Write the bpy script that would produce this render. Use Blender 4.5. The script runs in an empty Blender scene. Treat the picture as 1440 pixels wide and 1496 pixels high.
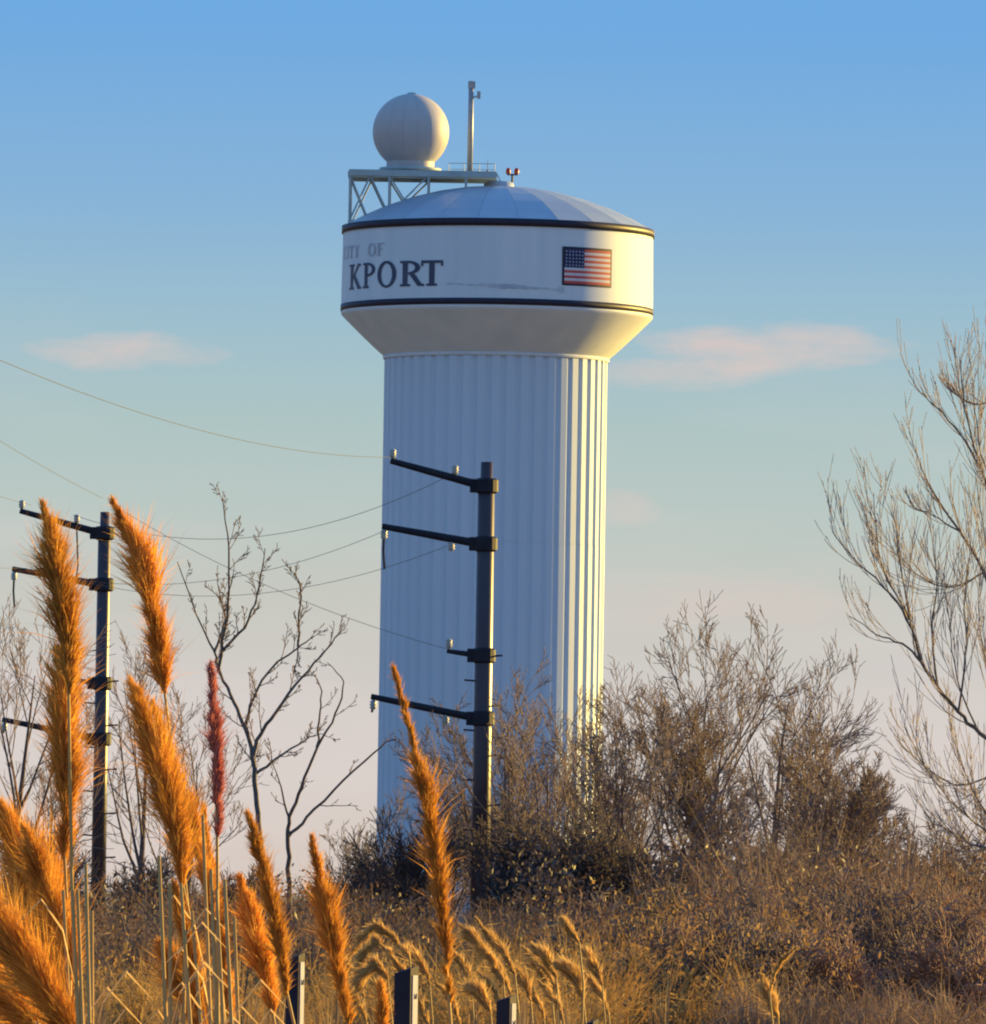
import bpy, math, random
import numpy as np
from mathutils import Matrix, Vector

R = math.radians
SC = bpy.context.scene
COL = SC.collection

# ------------------------------------------------------------------ camera
S = 7.04e-5                      # radians per photograph pixel (1440 x 1496)
CAM_Z = 1.7
PITCH = 562 * S
ROLL = 0.016
cam_d = bpy.data.cameras.new('camera')
cam = bpy.data.objects.new('camera', cam_d)
COL.objects.link(cam)
CAM_ROT = Matrix.Rotation(math.pi / 2 + PITCH, 4, 'X') @ Matrix.Rotation(ROLL, 4, 'Z')
cam.matrix_world = Matrix.Translation((0, 0, CAM_Z)) @ CAM_ROT
cam_d.sensor_fit = 'VERTICAL'
cam_d.sensor_height = 24.0
cam_d.lens = 24.0 / S / 1496.0
cam_d.clip_start = 0.5
cam_d.clip_end = 20000
SC.camera = cam
SC.render.resolution_x, SC.render.resolution_y = 986, 1024


def at(px, py, Y):
    """photograph pixel -> world point standing Y metres away"""
    d = CAM_ROT.to_3x3() @ Vector(((px - 720) * S, (748 - py) * S, -1.0))
    k = Y / d.y
    return Vector((d.x * k, Y, CAM_Z + d.z * k))


# ------------------------------------------------------------------ light
SUN_EL = R(7.5)
SUN_B = R(33)                    # sun stands right of the tower and a little behind it
sun_dir = Vector((math.cos(SUN_B) * math.cos(SUN_EL), math.sin(SUN_B) * math.cos(SUN_EL), math.sin(SUN_EL)))
sl = bpy.data.lights.new('sun', 'SUN')
sl.energy = 5.0
sl.angle = R(0.53)
sl.color = (1.0, 0.67, 0.15)
so = bpy.data.objects.new('sun', sl)
so.rotation_euler = sun_dir.to_track_quat('Z', 'Y').to_euler()
so.location = (60, 40, 60)
COL.objects.link(so)

W = bpy.data.worlds.new('World')
SC.world = W
W.use_nodes = True
wn, wl = W.node_tree.nodes, W.node_tree.links
wn.clear()


def N(nodes, typ, **kw):
    n = nodes.new(typ)
    for k, v in kw.items():
        setattr(n, k, v)
    return n


def math_node(nodes, links, op, a, b=None, c=None, clamp=False):
    n = nodes.new('ShaderNodeMath')
    n.operation = op
    n.use_clamp = clamp
    for i, v in enumerate((a, b, c)):
        if v is None:
            continue
        if isinstance(v, (int, float)):
            n.inputs[i].default_value = v
        else:
            links.new(v, n.inputs[i])
    return n.outputs[0]


tc = N(wn, 'ShaderNodeTexCoord')
sep = N(wn, 'ShaderNodeSeparateXYZ')
wl.new(tc.outputs['Generated'], sep.inputs[0])
wmap = N(wn, 'ShaderNodeMapping', vector_type='VECTOR')
wmap.inputs['Scale'].default_value = (1, 1, 3.2)     # winter air clears quickly above the horizon
wl.new(tc.outputs['Generated'], wmap.inputs[0])
wnorm = N(wn, 'ShaderNodeVectorMath', operation='NORMALIZE')
wl.new(wmap.outputs[0], wnorm.inputs[0])
sky = N(wn, 'ShaderNodeTexSky', sky_type='NISHITA')
sky.sun_disc = False
sky.sun_elevation = SUN_EL
sky.sun_rotation = math.pi / 2 - SUN_B
sky.altitude = 0
sky.air_density = 1.0
sky.dust_density = 0.4
sky.ozone_density = 2.0
wl.new(wnorm.outputs[0], sky.inputs[0])
# haze layer of the sky: colour by height above the horizon, the same all round
ramp = N(wn, 'ShaderNodeValToRGB')
zr = math_node(wn, wl, 'MULTIPLY', sep.outputs['Z'], 5.0, clamp=True)
wl.new(zr, ramp.inputs[0])
cr = ramp.color_ramp
K = 0.435                       # 1 / 2 ** exposure
def lin(*c):
    return tuple((v / 255 / 12.92 if v < 10 else ((v / 255 + .055) / 1.055) ** 2.4) for v in c)
stops = [(0.0, lin(214, 200, 192)), (0.06, lin(218, 208, 203)), (0.109, lin(211, 204, 200)), (0.155, lin(201, 201, 193)), (0.197, lin(189, 201, 196)),
         (0.243, lin(176, 198, 197)), (0.303, lin(156, 191, 209)), (0.3555, lin(137, 181, 218)), (0.45, lin(111, 171, 227)),
         (0.62, (.16, .40, .83)), (1.0, (.16, .40, .82))]  # unseen upper sky, brightened to fill the tower's shaded side
while len(cr.elements) < len(stops):
    cr.elements.new(0.5)
for e, (p, c) in zip(cr.elements, stops):
    e.position = p
    e.color = (c[0] * K, c[1] * K, c[2] * K, 1)
skys = N(wn, 'ShaderNodeMixRGB', blend_type='MULTIPLY')
skys.inputs[0].default_value = 1
skys.inputs[2].default_value = (0.06, 0.06, 0.06, 1)
wl.new(sky.outputs[0], skys.inputs[1])
smix = N(wn, 'ShaderNodeMixRGB')
fade = N(wn, 'ShaderNodeMapRange')
fade.inputs['From Min'].default_value = .14
fade.inputs['From Max'].default_value = .75
fade.inputs['To Min'].default_value = .94
fade.inputs['To Max'].default_value = .75
wl.new(sep.outputs['Z'], fade.inputs['Value'])
wl.new(fade.outputs[0], smix.inputs[0])
wl.new(skys.outputs[0], smix.inputs[1])
wl.new(ramp.outputs[0], smix.inputs[2])
last = smix.outputs[0]
# thin pink evening clouds, given as azimuth / height bands broken up by noise
az = math_node(wn, wl, 'ARCTAN2', sep.outputs['X'], sep.outputs['Y'])
cn = N(wn, 'ShaderNodeTexNoise')
cn.inputs['Scale'].default_value = 120
cn.inputs['Detail'].default_value = 8
cn.inputs['Roughness'].default_value = .62
cmap = N(wn, 'ShaderNodeMapping')
cmap.inputs['Scale'].default_value = (.55, .55, 1.7)
wl.new(tc.outputs['Generated'], cmap.inputs[0])
wl.new(cmap.outputs[0], cn.inputs['Vector'])


def cloud(px, py, hw, hh, amount, last, col=(.74 * .435, .59 * .435, .54 * .435, 1)):
    c = at(px, py, 1.0) - Vector((0, 0, CAM_Z))
    c.normalize()
    a0, e0 = math.atan2(c.x, c.y), c.z
    da = math_node(wn, wl, 'DIVIDE', math_node(wn, wl, 'SUBTRACT', az, a0), hw * S)
    de = math_node(wn, wl, 'DIVIDE', math_node(wn, wl, 'SUBTRACT', sep.outputs['Z'], e0), hh * S)
    d2 = math_node(wn, wl, 'ADD', math_node(wn, wl, 'MULTIPLY', da, da), math_node(wn, wl, 'MULTIPLY', de, de))
    body = math_node(wn, wl, 'SUBTRACT', 1.0, d2)
    nz = math_node(wn, wl, 'MULTIPLY', math_node(wn, wl, 'SUBTRACT', cn.outputs['Fac'], 0.5), 3.6)
    f = math_node(wn, wl, 'MULTIPLY', math_node(wn, wl, 'ADD', body, nz), amount * .9, clamp=True)
    f = math_node(wn, wl, 'MINIMUM', f, amount)
    m = N(wn, 'ShaderNodeMixRGB')
    wl.new(f, m.inputs[0])
    wl.new(last, m.inputs[1])
    m.inputs[2].default_value = col
    return m.outputs[0]


hn = N(wn, 'ShaderNodeTexNoise')
hn.inputs['Scale'].default_value = 34
hn.inputs['Detail'].default_value = 6
hn.inputs['Roughness'].default_value = .6
hmap = N(wn, 'ShaderNodeMapping')
hmap.inputs['Scale'].default_value = (.6, .6, 2.6)
wl.new(tc.outputs['Generated'], hmap.inputs[0])
wl.new(hmap.outputs[0], hn.inputs['Vector'])
hr = N(wn, 'ShaderNodeMapRange')
hr.inputs['From Min'].default_value = .46
hr.inputs['From Max'].default_value = .78
hr.inputs['To Max'].default_value = .55
wl.new(hn.outputs['Fac'], hr.inputs['Value'])
hz = N(wn, 'ShaderNodeMapRange')
hz.inputs['From Min'].default_value = .065
hz.inputs['From Max'].default_value = .015
wl.new(sep.outputs['Z'], hz.inputs['Value'])
hm = N(wn, 'ShaderNodeMixRGB')
wl.new(math_node(wn, wl, 'MULTIPLY', hr.outputs[0], hz.outputs[0]), hm.inputs[0])
wl.new(last, hm.inputs[1])
hm.inputs[2].default_value = (.76 * K, .67 * K, .66 * K, 1)
last = hm.outputs[0]
for c in [(195, 515, 140, 30, .62), (1110, 508, 200, 42, .75), (1000, 545, 130, 28, .5), (905, 745, 60, 34, .45),
          (1080, 880, 240, 46, .35), (-700, 560, 260, 40, .5), (2300, 520, 300, 44, .5), (-1700, 500, 240, 36, .5)]:
    last = cloud(*c, last)
bg = N(wn, 'ShaderNodeBackground')
bg.inputs['Strength'].default_value = 1.0
wl.new(last, bg.inputs[0])
wo = N(wn, 'ShaderNodeOutputWorld')
wl.new(bg.outputs[0], wo.inputs[0])

SC.view_settings.view_transform = 'Standard'
SC.view_settings.look = 'None'
SC.view_settings.gamma = 1
SC.view_settings.use_curve_mapping = False
SC.view_settings.exposure = 1.2
SC.render.engine = 'CYCLES'
SC.cycles.pixel_filter_type = 'BLACKMAN_HARRIS'
SC.cycles.filter_width = 2.1
SC.cycles.max_bounces = 6
SC.cycles.use_denoising = True


# ------------------------------------------------------------------ materials
def material(name, c1, c2=None, scale=3.0, rough=.7, metal=0.0, bump=0.0, detail=4, stretch=(1, 1, 1), transl=None,
             spec=.4, per_object=0.0, coord='Object'):
    m = bpy.data.materials.new(name)
    m.use_nodes = True
    nd, lk = m.node_tree.nodes, m.node_tree.links
    b = nd['Principled BSDF']
    out = nd['Material Output']
    b.inputs['Roughness'].default_value = rough
    b.inputs['Metallic'].default_value = metal
    b.inputs['Specular IOR Level'].default_value = spec
    t = nd.new('ShaderNodeTexCoord')
    mp = nd.new('ShaderNodeMapping')
    mp.inputs['Scale'].default_value = stretch
    lk.new(t.outputs[coord], mp.inputs[0])
    n = nd.new('ShaderNodeTexNoise')
    n.inputs['Scale'].default_value = scale
    n.inputs['Detail'].default_value = detail
    lk.new(mp.outputs[0], n.inputs['Vector'])
    r = nd.new('ShaderNodeValToRGB')
    r.color_ramp.elements[0].position = .32
    r.color_ramp.elements[1].position = .68
    r.color_ramp.elements[0].color = (*c1, 1)
    r.color_ramp.elements[1].color = (*(c2 or c1), 1)
    lk.new(n.outputs['Fac'], r.inputs[0])
    colr = r.outputs[0]
    if per_object:
        oi = nd.new('ShaderNodeObjectInfo')
        hs = nd.new('ShaderNodeHueSaturation')
        v = math_node(nd, lk, 'ADD', math_node(nd, lk, 'MULTIPLY', oi.outputs['Random'], per_object), 1 - per_object / 2)
        lk.new(v, hs.inputs['Value'])
        lk.new(colr, hs.inputs['Color'])
        colr = hs.outputs[0]
    lk.new(colr, b.inputs['Base Color'])
    if bump:
        bp = nd.new('ShaderNodeBump')
        bp.inputs['Strength'].default_value = bump
        bp.inputs['Distance'].default_value = .02
        lk.new(n.outputs['Fac'], bp.inputs['Height'])
        lk.new(bp.outputs[0], b.inputs['Normal'])
    if transl:
        tr = nd.new('ShaderNodeBsdfTranslucent')
        lk.new(colr, tr.inputs[0])
        mx = nd.new('ShaderNodeMixShader')
        mx.inputs[0].default_value = transl
        lk.new(b.outputs[0], mx.inputs[1])
        lk.new(tr.outputs[0], mx.inputs[2])
        lk.new(mx.outputs[0], out.inputs[0])
    return m


M = {
    'tank': material('tank_paint', (.63, .69, .74), (.71, .755, .785), 1.1, .6, stretch=(1, 1, .07), spec=.45),
    'stem': material('stem_paint', (.53, .62, .73), (.59, .68, .77), .7, .6, stretch=(1, 1, .05), spec=.4, per_object=.03),
    'cone': material('cone_paint', (.62, .66, .70), (.70, .73, .76), .8, .65, stretch=(1, 1, .4)),
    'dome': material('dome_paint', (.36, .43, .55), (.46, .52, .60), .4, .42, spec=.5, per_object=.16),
    'navy': material('navy_band', (.012, .010, .03), (.02, .016, .04), 2, .5),
    'ink': material('letter_paint', (.03, .045, .10), (.07, .085, .14), 1.2, .5),
    'ink_faded': material('faded_letter_paint', (.36, .40, .46), (.52, .56, .62), 2.5, .6),
    'streak': material('grey_streak', (.40, .46, .52), (.54, .60, .66), .9, .6),
    'flag_red': material('flag_red', (.55, .06, .06), (.62, .10, .08), 2, .5),
    'flag_white': material('flag_white', (.62, .58, .62), (.68, .64, .66), 2, .5),
    'flag_blue': material('flag_blue', (.015, .025, .09), (.025, .035, .12), 2, .5),
    'radome': material('radome_fibreglass', (.47, .445, .45), (.53, .505, .505), .8, .55, per_object=.03),
    'frame': material('platform_paint', (.36, .42, .42), (.46, .52, .51), 1.5, .5),
    'galv': material('galvanised_steel', (.25, .28, .33), (.34, .37, .42), 3, .5, metal=.2),
    'pole': material('dark_pole_steel', (.026, .013, .024), (.045, .024, .036), 1.3, .38, stretch=(1, 1, .3), spec=.6),
    'arm': material('crossarm_steel', (.010, .010, .02), (.02, .02, .03), 3, .6, spec=.25),
    'porcelain': material('insulator_porcelain', (.32, .34, .33), (.42, .44, .42), 6, .3),
    'wire': material('wire_aluminium', (.075, .08, .085), (.095, .10, .105), 3, .9),
    'bark': material('bark', (.085, .056, .052), (.17, .12, .105), 9, .9, bump=.5),
    'bark_pale': material('pale_bark', (.12, .095, .085), (.20, .165, .14), 7, .9, bump=.4),
    'twig': material('twig', (.105, .066, .058), (.19, .122, .102), 5, .85),
    'twig_tan': material('tan_twig', (.17, .115, .095), (.27, .19, .155), 5, .85),
    'twig_dark': material('dark_twig', (.05, .033, .035), (.10, .064, .06), 5, .85),
    'twig_red': material('reddish_twig', (.20, .11, .082), (.38, .225, .155), 5, .85),
    'twig_pale': material('pale_twig', (.30, .24, .215), (.42, .35, .30), 5, .85),
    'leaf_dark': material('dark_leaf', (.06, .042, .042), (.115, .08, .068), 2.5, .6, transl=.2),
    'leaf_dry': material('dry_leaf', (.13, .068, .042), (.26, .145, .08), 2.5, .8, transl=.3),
    'brush': material('dry_brush_stems', (.10, .062, .046), (.40, .255, .16), .8, .9, transl=.15),
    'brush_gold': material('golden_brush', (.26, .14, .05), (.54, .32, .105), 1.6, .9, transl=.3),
    'reed': material('reed_straw', (.17, .105, .06), (.34, .23, .13), .8, .85, transl=.25),
    'plume': material('pampas_plume', (.58, .25, .04), (.85, .46, .10), 16, .9, transl=.5, stretch=(1, 1, .45), per_object=.28),
    'plume_pink': material('pink_plume', (.50, .13, .12), (.68, .27, .20), 16, .9, transl=.35, stretch=(1, 1, .45)),
    'plume_far': material('straw_plume', (.58, .36, .13), (.80, .54, .22), 6, .9, transl=.55),
    'stalk': material('pampas_stalk', (.52, .29, .08), (.68, .42, .14), 4, .6, stretch=(1, 1, .1), transl=.15),
    'post': material('weathered_post', (.02, .012, .024), (.04, .026, .038), 6, .8, bump=.3),
    'strip': material('painted_sunlit_strip', (.27, .27, .40), (.36, .35, .48), 14, .7),  # pale tone imitates sunlight on the posts' right face
    'shed': material('shed_paint', (.60, .60, .66), (.68, .68, .72), 1.0, .6),
    'shed_roof': material('shed_roof', (.30, .30, .34), (.36, .36, .40), 2, .6),
    'ground': material('dry_grass_ground', (.20, .14, .08), (.32, .235, .13), .15, .95, coord='Object', bump=.3),
    'red_lamp': material('red_lamp_glass', (.45, .05, .03), (.5, .07, .04), 2, .3),
    'iron': material('dark_iron', (.07, .05, .05), (.1, .07, .07), 2, .5),
}


# ------------------------------------------------------------------ mesh helpers
class MB:
    def __init__(self):
        self.v, self.f, self.n = [], [], 0

    def add(self, verts, faces):
        self.v.append(np.asarray(verts, dtype=float).reshape(-1, 3))
        n = self.n
        self.f.extend([tuple(i + n for i in q) for q in faces])
        self.n += len(self.v[-1])

    def box(self, c, s, rz=0.0):
        x, y, z = s[0] / 2, s[1] / 2, s[2] / 2
        p = np.array([(-x, -y, -z), (x, -y, -z), (x, y, -z), (-x, y, -z), (-x, -y, z), (x, -y, z), (x, y, z), (-x, y, z)])
        ca, sa = math.cos(rz), math.sin(rz)
        p = np.stack([p[:, 0] * ca - p[:, 1] * sa + c[0], p[:, 0] * sa + p[:, 1] * ca + c[1], p[:, 2] + c[2]], 1)
        self.add(p, [(3, 2, 1, 0), (4, 5, 6, 7), (0, 1, 5, 4), (1, 2, 6, 5), (2, 3, 7, 6), (3, 0, 4, 7)])

    def tube(self, pts, rad, sides=6, cap=True):
        P = np.asarray([tuple(p) for p in pts], dtype=float)
        n = len(P)
        rad = np.broadcast_to(np.asarray(rad, dtype=float), (n,))
        T = np.gradient(P, axis=0)
        T /= np.linalg.norm(T, axis=1)[:, None] + 1e-12
        ref = np.array((0.31, 0.87, 0.12)) if abs(T[0, 1]) < .8 else np.array((1.0, .1, .05))
        U = np.cross(T, ref)
        U /= np.linalg.norm(U, axis=1)[:, None] + 1e-12
        V = np.cross(T, U)
        a = np.arange(sides) * 2 * math.pi / sides
        ring = U[:, None, :] * np.cos(a)[None, :, None] + V[:, None, :] * np.sin(a)[None, :, None]
        verts = (P[:, None, :] + ring * rad[:, None, None]).reshape(-1, 3)
        F = []
        for i in range(n - 1):
            for j in range(sides):
                k = (j + 1) % sides
                F.append((i * sides + j, i * sides + k, (i + 1) * sides + k, (i + 1) * sides + j))
        if cap:
            F.append(tuple(range(sides))[::-1])
            F.append(tuple((n - 1) * sides + j for j in range(sides)))
        self.add(verts, F)

    def lathe(self, prof, seg=48, a0=0.0, a1=2 * math.pi):
        full = abs(a1 - a0 - 2 * math.pi) < 1e-6
        na = seg if full else seg + 1
        ang = [a0 + (a1 - a0) * i / seg for i in range(na)]
        verts = [(r * math.cos(a), r * math.sin(a), z) for r, z in prof for a in ang]
        F = []
        for i in range(len(prof) - 1):
            for j in range(seg):
                k = (j + 1) % na
                F.append((i * na + j, i * na + k, (i + 1) * na + k, (i + 1) * na + j))
        self.add(verts, F)

    def mesh(self, name):
        me = bpy.data.meshes.new(name)
        V = np.concatenate(self.v) if self.v else np.zeros((0, 3))
        me.from_pydata(V.tolist(), [], self.f)
        return me

    def build(self, name, mat, parent=None, smooth=False):
        me = self.mesh(name)
        me.materials.append(mat)
        if smooth:
            me.polygons.foreach_set('use_smooth', [True] * len(me.polygons))
        o = bpy.data.objects.new(name, me)
        COL.objects.link(o)
        if parent is not None:
            o.parent = parent
        return o


def tag(o, label=None, cat=None, group=None, kind=None):
    if label:
        o['label'] = label
    if cat:
        o['category'] = cat
    if group:
        o['group'] = group
    if kind:
        o['kind'] = kind
    return o


def empty(name, loc=(0, 0, 0), rz=0.0):
    o = bpy.data.objects.new(name, None)
    o.empty_display_size = .2
    o.location = loc
    o.rotation_euler = (0, 0, rz)
    COL.objects.link(o)
    return o


def child_copy(o, name, parent, rz=None, loc=None):
    c = o.copy()
    COL.objects.link(c)
    c.parent = parent
    if rz is not None:
        c.rotation_euler = (0, 0, rz)
    if loc is not None:
        c.location = loc
    return c


# ------------------------------------------------------------------ ground
g = MB()
xs = [-6000, -600, -120, -40, 0, 40, 120, 600, 6000]
ys = [-200, -20, 10, 60, 140, 300, 700, 2000, 9000]
gv = [(x, y, 0) for y in ys for x in xs]
gf = [(j * 9 + i, j * 9 + i + 1, (j + 1) * 9 + i + 1, (j + 1) * 9 + i) for j in range(8) for i in range(8)]
g.add(gv, gf)
tag(g.build('ground', M['ground']), 'dry grassy winter ground under the brush', 'ground', kind='structure')

# ------------------------------------------------------------------ water tower
TD = 560.0
PXM = TD * S
axis = at(724.5, 525, TD)
AX = axis.x
zt = lambda py: at(727, py, TD).z
Z_STEM, Z_KN, Z_EAVE, Z_APEX = zt(525), zt(463), zt(335), zt(273)
RT, RS = 228 * PXM, 163.5 * PXM
tw = empty('water_tower', (AX, TD, 0))
tag(tw, 'tall white water tower with fluted column, navy bands and shallow dome roof', 'water tower')
NF = 48
pitch = 2 * math.pi / NF


def flute_mesh(z0, z1, r):
    b = MB()
    ri = r - .115
    w = pitch / 2
    prof = [(-w, ri), (-w * .84, ri), (-w * .5, r), (w * .5, r), (w * .84, ri), (w, ri)]
    nz = 2
    v, f = [], []
    for k in range(nz + 1):
        z = z0 + (z1 - z0) * k / nz
        for a, rr in prof:
            v.append((rr * math.cos(a), rr * math.sin(a), z))
    m = len(prof)
    for k in range(nz):
        for j in range(m - 1):
            f.append((k * m + j, k * m + j + 1, (k + 1) * m + j + 1, (k + 1) * m + j))
    b.add(v, f)
    return b


Z_SEAM = zt(797)
zs_ = [0, Z_SEAM, Z_STEM]
for ti in range(2):
    z0, z1, r = zs_[ti] + .005, zs_[ti + 1] - .005, RS - (ti % 2) * .008
    first = flute_mesh(z0, z1, r).build('flute_panel', M['stem'], tw)
    for i in range(1, NF):
        child_copy(first, 'flute_panel', tw, rz=i * pitch)
b = MB()
b.lathe([(RS - .22, 0), (RS - .22, Z_STEM + .1)], 48)
b.build('column_core', M['stem'], tw)
b = MB()
b.lathe([(RS + .05, Z_STEM - .10), (RS + .09, Z_STEM - .02), (RS + .09, Z_STEM + .06), (RS + .02, Z_STEM + .10)], 96)
b.build('collar_ring', M['cone'], tw, True)
b = MB()
prof = [(RS + .03, Z_STEM + .08)]
for k in range(1, 9):
    t = k / 8
    prof.append((RS + .03 + (RT - .10 - RS - .03) * t, Z_STEM + .08 + (Z_KN - .10 - Z_STEM - .08) * (t ** 1.06)))
prof += [(RT - .03, Z_KN - .02), (RT, Z_KN + .06)]
b.lathe(prof, 128)
b.build('tank_cone', M['cone'], tw, True)
b = MB()
b.lathe([(RT, Z_KN + .06), (RT, Z_KN + 1.2), (RT - .02, (Z_KN + Z_EAVE) / 2), (RT - .05, Z_EAVE - .3), (RT - .06, Z_EAVE)], 160)
b.build('tank_wall', M['tank'], tw, True)
for nm, z0, z1 in (('upper_band', Z_EAVE - .40, Z_EAVE + .03), ('lower_band', Z_KN + .18, Z_KN + .54)):
    b = MB()
    b.lathe([(RT - .05, z0), (RT + .035, z0), (RT + .035, z1), (RT - .08, z1)], 160)
    tag(b.build(nm, M['navy'], tw, True), 'dark navy painted band')
# dome of separate plates
ND = 24
HD = Z_APEX - Z_EAVE
rho = ((RT - .06) ** 2 + HD ** 2) / (2 * HD)


def dome_z(r):
    return Z_EAVE + math.sqrt(max(rho * rho - r * r, 0)) - (rho - HD)


b = MB()
v, f = [], []
rs_ = [RT - .07, RT * .86, RT * .72, RT * .56, RT * .40, RT * .24, .75]
gap = .006
for r in rs_:
    for t in (-1, 0, 1):
        a = t * (math.pi / ND - gap / max(r, 1))
        rr = r * (math.cos(math.pi / ND) if t == 0 else 1) * 1.0
        v.append((rr * math.cos(a), rr * math.sin(a), dome_z(r) + .02))
for k in range(len(rs_) - 1):
    for j in range(2):
        f.append((k * 3 + j, k * 3 + j + 1, (k + 1) * 3 + j + 1, (k + 1) * 3 + j))
b.add(v, f)
dp = b.build('dome_plate', M['dome'], tw)
for i in range(1, ND):
    child_copy(dp, 'dome_plate', tw, rz=i * 2 * math.pi / ND)
b = MB()
b.lathe([(.9, dome_z(.9) - .02), (.85, Z_APEX + .22), (.7, Z_APEX + .30), (.01, Z_APEX + .36)], 24)
b.build('roof_hatch', M['dome'], tw, True)


# paint on the wall, wrapped round the cylinder. th: degrees right of the viewer's direction, z in metres
def wrap(th, z, off=.02):
    a = R(th) - math.pi / 2
    r = RT + off
    return (r * math.cos(a), r * math.sin(a), z)


def wquad(b, t0, t1, z0, z1, off=.02, slant=0.0):
    n = max(1, int(abs(t1 - t0) / 1.2) + 1)
    v, f = [], []
    for i in range(n + 1):
        t = t0 + (t1 - t0) * i / n
        v += [wrap(t, z0, off), wrap(t + slant, z1, off)]
    for i in range(n):
        f.append((2 * i, 2 * i + 2, 2 * i + 3, 2 * i + 1))
    b.add(v, f)


def warc(b, tc_, zc, ta, za, tb, zb, a0, a1, off=.02, n=20):
    """strip between an outer (ta,za) and an inner (tb,zb) ellipse"""
    v, f = [], []
    for i in range(n + 1):
        a = a0 + (a1 - a0) * i / n
        v += [wrap(tc_ + ta * math.cos(a), zc + za * math.sin(a), off), wrap(tc_ + tb * math.cos(a), zc + zb * math.sin(a), off)]
    for i in range(n):
        f.append((2 * i, 2 * i + 2, 2 * i + 3, 2 * i + 1))
    b.add(v, f)


def wline(b, t0, z0, t1, z1, w, off=.02):
    n = 5
    v, f = [], []
    for i in range(n + 1):
        k = i / n
        t, z = t0 + (t1 - t0) * k, z0 + (z1 - z0) * k
        v += [wrap(t - w / 2, z, off), wrap(t + w / 2, z, off)]
    for i in range(n):
        f.append((2 * i, 2 * i + 1, 2 * i + 3, 2 * i + 2))
    b.add(v, f)


def letter(ch, t0, w, z0, h):
    b = MB()
    sw, hw = w * .25, h * .09         # stem and hairline
    lx = t0 + w * .12

    def serif(tc_, z, ww=None):
        wquad(b, tc_ - (ww or w * .25), tc_ + (ww or w * .25), z, z + hw, .022)
    if ch in 'KPRIFY' or ch == 'T':
        xs_ = {'I': t0 + w * .5 - sw / 2, 'T': t0 + w * .5 - sw / 2, 'Y': t0 + w * .5 - sw / 2}.get(ch, lx)
        ztop = z0 + (h * .5 if ch == 'Y' else h)
        wquad(b, xs_, xs_ + sw, z0, ztop)
        serif(xs_ + sw / 2, z0)
        if ch not in 'TY':
            serif(xs_ + sw / 2, z0 + h - hw)
    if ch in 'PR':
        zc = z0 + h * .73
        warc(b, lx + sw, zc, w * .58, h * .27, w * .34, h * .18, -math.pi / 2, math.pi / 2)
    if ch == 'R':
        wline(b, lx + w * .45, z0 + h * .48, t0 + w * .98, z0, sw * 1.05, .024)
        serif(t0 + w * 1.0, z0, w * .14)
    if ch == 'K':
        wline(b, lx + sw, z0 + h * .42, t0 + w * .88, z0 + h, sw * .6, .024)
        wline(b, lx + w * .34, z0 + h * .55, t0 + w * .95, z0, sw * 1.05, .026)
        serif(t0 + w * .92, z0, w * .16)
        serif(t0 + w * .88, z0 + h - hw, w * .14)
    if ch in 'OC':
        a0, a1 = (0, 2 * math.pi) if ch == 'O' else (math.pi * .25, math.pi * 1.75)
        warc(b, t0 + w / 2, z0 + h / 2, w * .52, h * .53, w * .30, h * .43, a0, a1, n=32)
    if ch == 'T':
        wquad(b, t0, t0 + w, z0 + h - hw * 1.2, z0 + h, .022)
        wquad(b, t0, t0 + w * .1, z0 + h * .78, z0 + h - hw, .022)
        wquad(b, t0 + w * .9, t0 + w, z0 + h * .78, z0 + h - hw, .022)
    if ch == 'F':
        wquad(b, lx + sw, t0 + w * .95, z0 + h - hw, z0 + h, .021)
        wquad(b, lx + sw, t0 + w * .75, z0 + h * .48, z0 + h * .48 + hw, .021)
    if ch == 'Y':
        wline(b, t0 + w * .5, z0 + h * .48, t0 + w * .12, z0 + h, sw * .8, .022)
        wline(b, t0 + w * .5, z0 + h * .48, t0 + w * .88, z0 + h, sw * .55, .022)
    return b


zl = lambda py, th: zt(py + 0.0)     # wall rows are read at the axis, then the near side lift is taken off
lift = lambda th: RT * math.cos(R(th)) * math.sin(at(727, 400, TD).z / TD)
for ch, t0, w in (('K', -70.5, 9.8), ('P', -58.6, 8.0), ('O', -49.4, 9.4), ('R', -38.0, 9.2), ('T', -28.9, 8.8)):
    z0 = Z_KN + 1.22
    letter(ch, t0, w, z0, 1.46).build('letter', M['ink'], tw)
for ch, t0, w in (('C', -79.5, 4.0), ('I', -74.8, 3.0), ('T', -71.2, 4.0), ('Y', -66.2, 4.2), ('O', -55.6, 4.6), ('F', -50.2, 4.4)):
    letter(ch, t0, w, Z_KN + 3.05, .72).build('small_letter', M['ink_faded'], tw)
b = MB()
for k in range(40):
    t0 = -19 + k * 1.06
    th = .03 + .10 * max(0, math.sin((k - 6) * .11)) ** 2 + .02 * math.sin(k * 1.7)
    zc = Z_KN + 1.34 - .006 * k + .02 * math.sin(k * .6)
    wquad(b, t0, t0 + 1.06, zc - th, zc + th, .016)
wquad(b, 22.8, 25.2, Z_KN + .95, Z_KN + 1.28, .018)
tag(b.build('weather_streak', M['streak'], tw), 'faint grey streak along the tank wall')
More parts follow.
